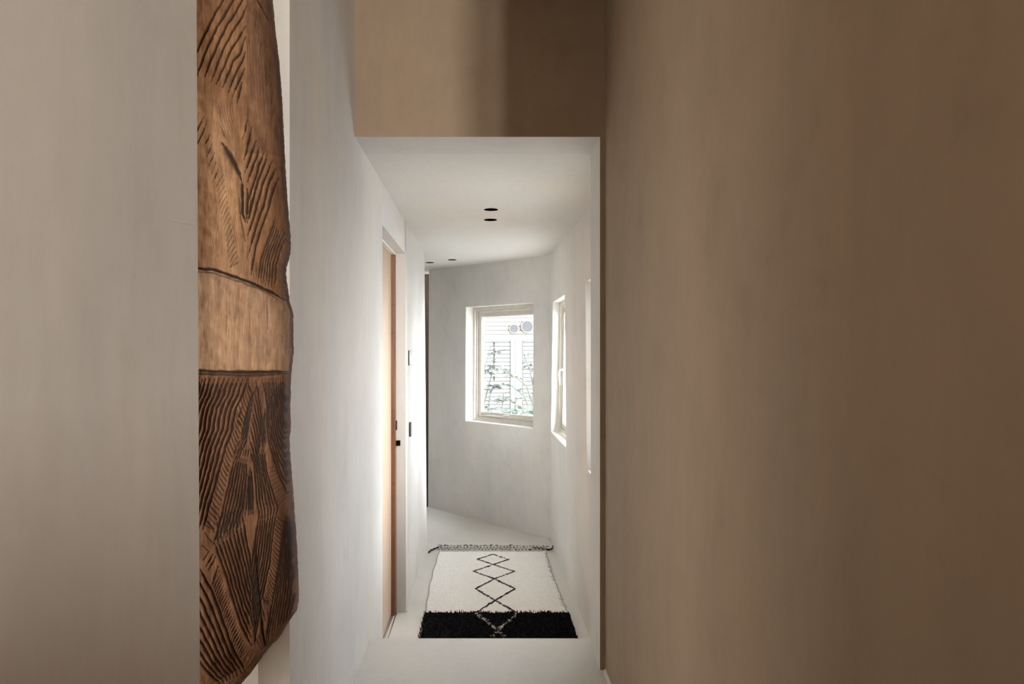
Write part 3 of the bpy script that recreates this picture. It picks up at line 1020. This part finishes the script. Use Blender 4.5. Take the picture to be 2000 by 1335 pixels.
carv = link_mesh('wooden_carving', np.vstack([vf, vb]).tolist(), F, None, None, True)
tag(carv, 'tall brown wooden board carved with grooves, with a smooth middle band, beside the left wall', 'wood carving')
a1 = carv.data.attributes.new('stain', 'FLOAT', 'POINT')
a1.data.foreach_set('value', np.concatenate([stn.reshape(-1), np.zeros(2 * nv)]).astype(np.float32))
# wood tone zones: 0 dark oiled, 1 golden, 2 bleached smooth band
ringc = np.interp(GX, [300, 383, 470, 548], [515, 523, 540, 585])
band = ((GY > ringc) & (GY < 728)).astype(float)
upper = np.clip((ringc - GY) / 6 + .5, 0, 1)
tone = np.where(band > 0, 2.0, np.where(upper > .5, 1.0, 0.0))
tone = np.where((upper > .5), 1.0 + .55 * np.clip(1 - np.abs(GX - np.interp(GY, [200, 520], [420, 450])) / 60, 0, 1) * np.clip((GY - 180) / 80, 0, 1), tone)
tone = np.where((upper > .5) & (GX > 482) & (GY < 300), .75, tone)
a2 = carv.data.attributes.new('tone', 'FLOAT', 'POINT')
a2.data.foreach_set('value', (np.concatenate([tone.reshape(-1), np.zeros(2 * nv)]) / 2).astype(np.float32))
m, nt, b = new_mat('carved_wood')
s_ = N(nt, 'ShaderNodeAttribute', attribute_name='stain'); t_ = N(nt, 'ShaderNodeAttribute', attribute_name='tone')
base = ramp(nt, t_.outputs['Fac'], [(0.0, (.185, .098, .058)), (.375, (.165, .092, .056)), (.5, (.23, .125, .068)), (.78, (.36, .225, .135)), (1.0, (.34, .225, .150))])
g1 = noise(nt, mapping(nt, (14, 6, 1.6)), 6, 7, .65, .8)
g2 = noise(nt, mapping(nt, (60, 20, 4)), 6, 4, .6)
g3 = noise(nt, mapping(nt, (3, 3, 3)), 4, 6, .6)
cc = mix(nt, base, ramp(nt, g1, [(.3, (.55, .49, .45)), (.7, (1.3, 1.28, 1.22))]), .9, 'MULTIPLY')
cc = mix(nt, cc, ramp(nt, g2, [(.35, (.78, .76, .74)), (.65, (1.12, 1.12, 1.12))]), .8, 'MULTIPLY')
cc = mix(nt, cc, ramp(nt, g3, [(.35, (.8, .76, .75)), (.65, (1.12, 1.08, 1.0))]), .8, 'MULTIPLY')
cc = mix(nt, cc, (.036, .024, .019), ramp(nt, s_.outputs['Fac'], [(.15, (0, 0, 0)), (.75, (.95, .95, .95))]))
nt.links.new(cc, b.inputs['Base Color'])
b.inputs['Roughness'].default_value = .75
b.inputs['Specular IOR Level'].default_value = .12
bump(nt, b, g2, .35, .003)
carv.data.materials.append(m)

# ------------------------------------------------------------------ garden beyond the end window
struct(MB().box(-4, 6, 8.4, 14, -.25, -.15).build('ground', M['ground']), 'garden ground outside the end window')
FY = 11.5; k = FY / FPX


def fx_(px): return (px - CX) * k


def fz_(py): return CAMZ - (py - CY) * k


fen = empty('slatted_fence', (.4, FY, -.15), 'pale horizontal slatted screen with white posts outside the end window', 'fence')
OF = Vector((.4, FY, -.15))


def lb(mb, x0, x1, y0, y1, z0, z1): mb.box(x0 - OF.x, x1 - OF.x, y0 - OF.y, y1 - OF.y, z0 - OF.z, z1 - OF.z)


mb = MB(); z = fz_(662)
while z > -.1:
    lb(mb, -1.0, fx_(996), FY, FY + .02, z - .045, z - .0); z -= .060
mb.build('slat_panel', M['slat'], fen)
mb = MB(); z = fz_(662)
while z > -.1:
    lb(mb, fx_(1021), 2.2, FY, FY + .02, z - .045, z - .0); z -= .060
mb.build('slat_panel', M['slat'], fen)
mb = MB(); z = fz_(652)
while z < 2.9:
    lb(mb, -1.0, 2.2, FY, FY + .02, z, z + .056); z += .064
mb.build('slat_panel', M['slat_cream'], fen)
mb = MB(); lb(mb, -1.0, 2.2, FY - .03, FY + .05, fz_(665), fz_(653)); mb.build('rail', M['fence_white'], fen)
mb = MB(); lb(mb, fx_(997), fx_(1006), FY - .02, FY + .04, -.15, fz_(665)); mb.build('post', M['fence_white'], fen)
mb = MB(); lb(mb, fx_(1006.5), fx_(1020), FY - .02, FY + .04, -.15, fz_(665)); mb.build('post', M['fence_white'], fen)
mb = MB()
for py0 in range(668, 735, 11): lb(mb, fx_(964), fx_(966.3), FY - .012, FY - .004, fz_(py0 + 8), fz_(py0))
mb.build('fixing_strip', M['darkmetal'], fen)
mb = MB(); lb(mb, -1.0, 2.2, FY + .026, FY + .06, -.15, 2.9); mb.build('backing_board', M['slat'], fen)
for (px, py, r, lab) in ((1003.6, 641.7, 9.3, 'smaller round grey louvred vent on the fence outside the end window'), (1029.4, 637.6, 12.2, 'larger round grey louvred vent right of the smaller vent outside')):
    v = empty('round_vent', (fx_(px), FY - .065, fz_(py)), lab, 'vent', 'round vents above the fence rail')
    rr_ = r * k
    mb = MB(); n = 32
    for (ra, ya) in ((rr_, .03), (rr_, 0), (rr_ * .86, 0), (rr_ * .86, .02)):
        mb.v += [(ra * math.cos(2 * math.pi * i / n), ya, ra * math.sin(2 * math.pi * i / n)) for i in range(n)]
    for j in range(3):
        for i in range(n): mb.f.append((j * n + i, j * n + (i + 1) % n, (j + 1) * n + (i + 1) % n, (j + 1) * n + i))
    mb.build('rim', M['slat'], v)
    mb = MB()
    for j in range(-3, 4):
        zz = j * rr_ * .24; hw = math.sqrt(max(0, (rr_ * .86) ** 2 - zz ** 2))
        mb.box(-hw, hw, .004, .010, zz - rr_ * .08, zz + rr_ * .08)
    mb.build('louvre', M['vent'], v)
    MB().cyl((0, .02, 0), (0, 1, 0), rr_ * .9, .008, 32).build('backing', M['vent_dark'], v)


def leaf(mb, base, d, L, wd, droop=.3):
    d = Vector(d).normalized(); s = d.cross(Vector((0, 0, 1)))
    if s.length < .1: s = Vector((1, 0, 0))
    s.normalize(); up = s.cross(d).normalized()
    n0 = len(mb.v); rows = 6
    for i in range(rows + 1):
        t = i / rows; c = Vector(base) + d * L * t - Vector((0, 0, 1)) * droop * L * t * t
        ww = wd * math.sin(math.pi * min(1, t * .93 + .07)) ** .8 * (1 + .25 * math.sin(i * 2.6))
        mb.v += [c - s * ww + up * ww * .25, c, c + s * ww + up * ww * .25]
    for i in range(rows):
        for j in (0, 1):
            a = n0 + i * 3 + j
            mb.f.append((a, a + 1, a + 4, a + 3))


def plant(name, loc, label, stems, leafsize, mat, nleaf, seed):
    random.seed(seed)
    r = empty(name, loc, label, 'plant')
    sm, lm = MB(), MB()
    for pts in stems:
        q = [Vector(p) for p in pts]
        sm.tube(q, [max(.004, .012 * (1 - i / len(q))) for i in range(len(q))], 6)
        for i in range(nleaf):
            t = random.uniform(.35, 1) * (len(q) - 1); j = min(int(t), len(q) - 2)
            p = q[j].lerp(q[j + 1], t - j)
            a = random.uniform(0, 2 * math.pi)
            leaf(lm, p, (math.cos(a), math.sin(a) * .8, random.uniform(-.1, .5)), 1.3 * leafsize * random.uniform(.7, 1.3), 1.3 * leafsize * random.uniform(.16, .26), random.uniform(.1, .6))
    sm.build('stem', M['bark'], r)
    lm.build('leaves', mat, r)
    return r


# thin shrub at right of the window view, arching stems to the left
plant('shrub', (.66, 9.6, -.15), 'slim arching shrub at the right edge of the end window view',
      [[(0, 0, 0), (-.01, 0, .8), (-.02, 0, 1.25), (0, 0, 1.6), (.03, 0, 1.95)],
       [(-.01, 0, 1.15), (-.1, .02, 1.42), (-.22, .03, 1.52), (-.36, .04, 1.60), (-.45, .05, 1.66)],
       [(-.01, 0, 1.0), (-.14, .02, 1.30), (-.3, .05, 1.42), (-.42, .05, 1.44)],
       [(0, 0, 1.3), (-.05, 0, 1.6), (-.12, .0, 1.78), (-.14, 0, 1.86)]], .085, M['leaf'], 14, 3)
plant('shrub', (.52, 9.1, -.15), 'broad leaved bush low in the right of the end window view',
      [[(0, 0, 0), (.02, 0, .6), (-.06, 0, 1.12)], [(0, 0, 0), (-.1, .05, .7), (-.24, .02, 1.16)], [(0, 0, 0), (.1, .05, .7), (.12, .0, 1.22)],
       [(0, 0, 0), (.06, -.05, .7), (.02, .0, 1.24)], [(0, 0, 0), (.02, .1, .7), (-.14, .1, 1.24)]], .17, M['leaf'], 16, 5)
plant('shrub', (.12, 10.2, -.15), 'pale feathery shrub in the lower left of the end window view',
      [[(0, 0, 0), (.0, 0, .7), (-.16, 0, 1.22), (-.2, 0, 1.36)], [(0, 0, 0), (.1, .05, .7), (.16, .02, 1.3)], [(0, 0, 0), (-.1, .05, .7), (-.02, .0, 1.32), (.04, 0, 1.42)],
       [(0, 0, 0), (.2, .05, .6), (.34, .02, 1.22)]], .11, M['leaf_pale'], 34, 8)
plant('shrub', (-.05, 10.6, -.15), 'tall pale stems reaching into the upper left of the end window view',
      [[(0, 0, 0), (.02, 0, 1.0), (.06, 0, 1.6), (.16, 0, 1.95)], [(.03, 0, 1.0), (.16, .05, 1.5), (.22, .02, 1.85), (.3, 0, 1.88)],
       [(.02, 0, 1.0), (.04, .05, 1.5), (.1, .02, 1.60), (.2, 0, 1.66)]], .12, M['leaf_pale'], 13, 12)
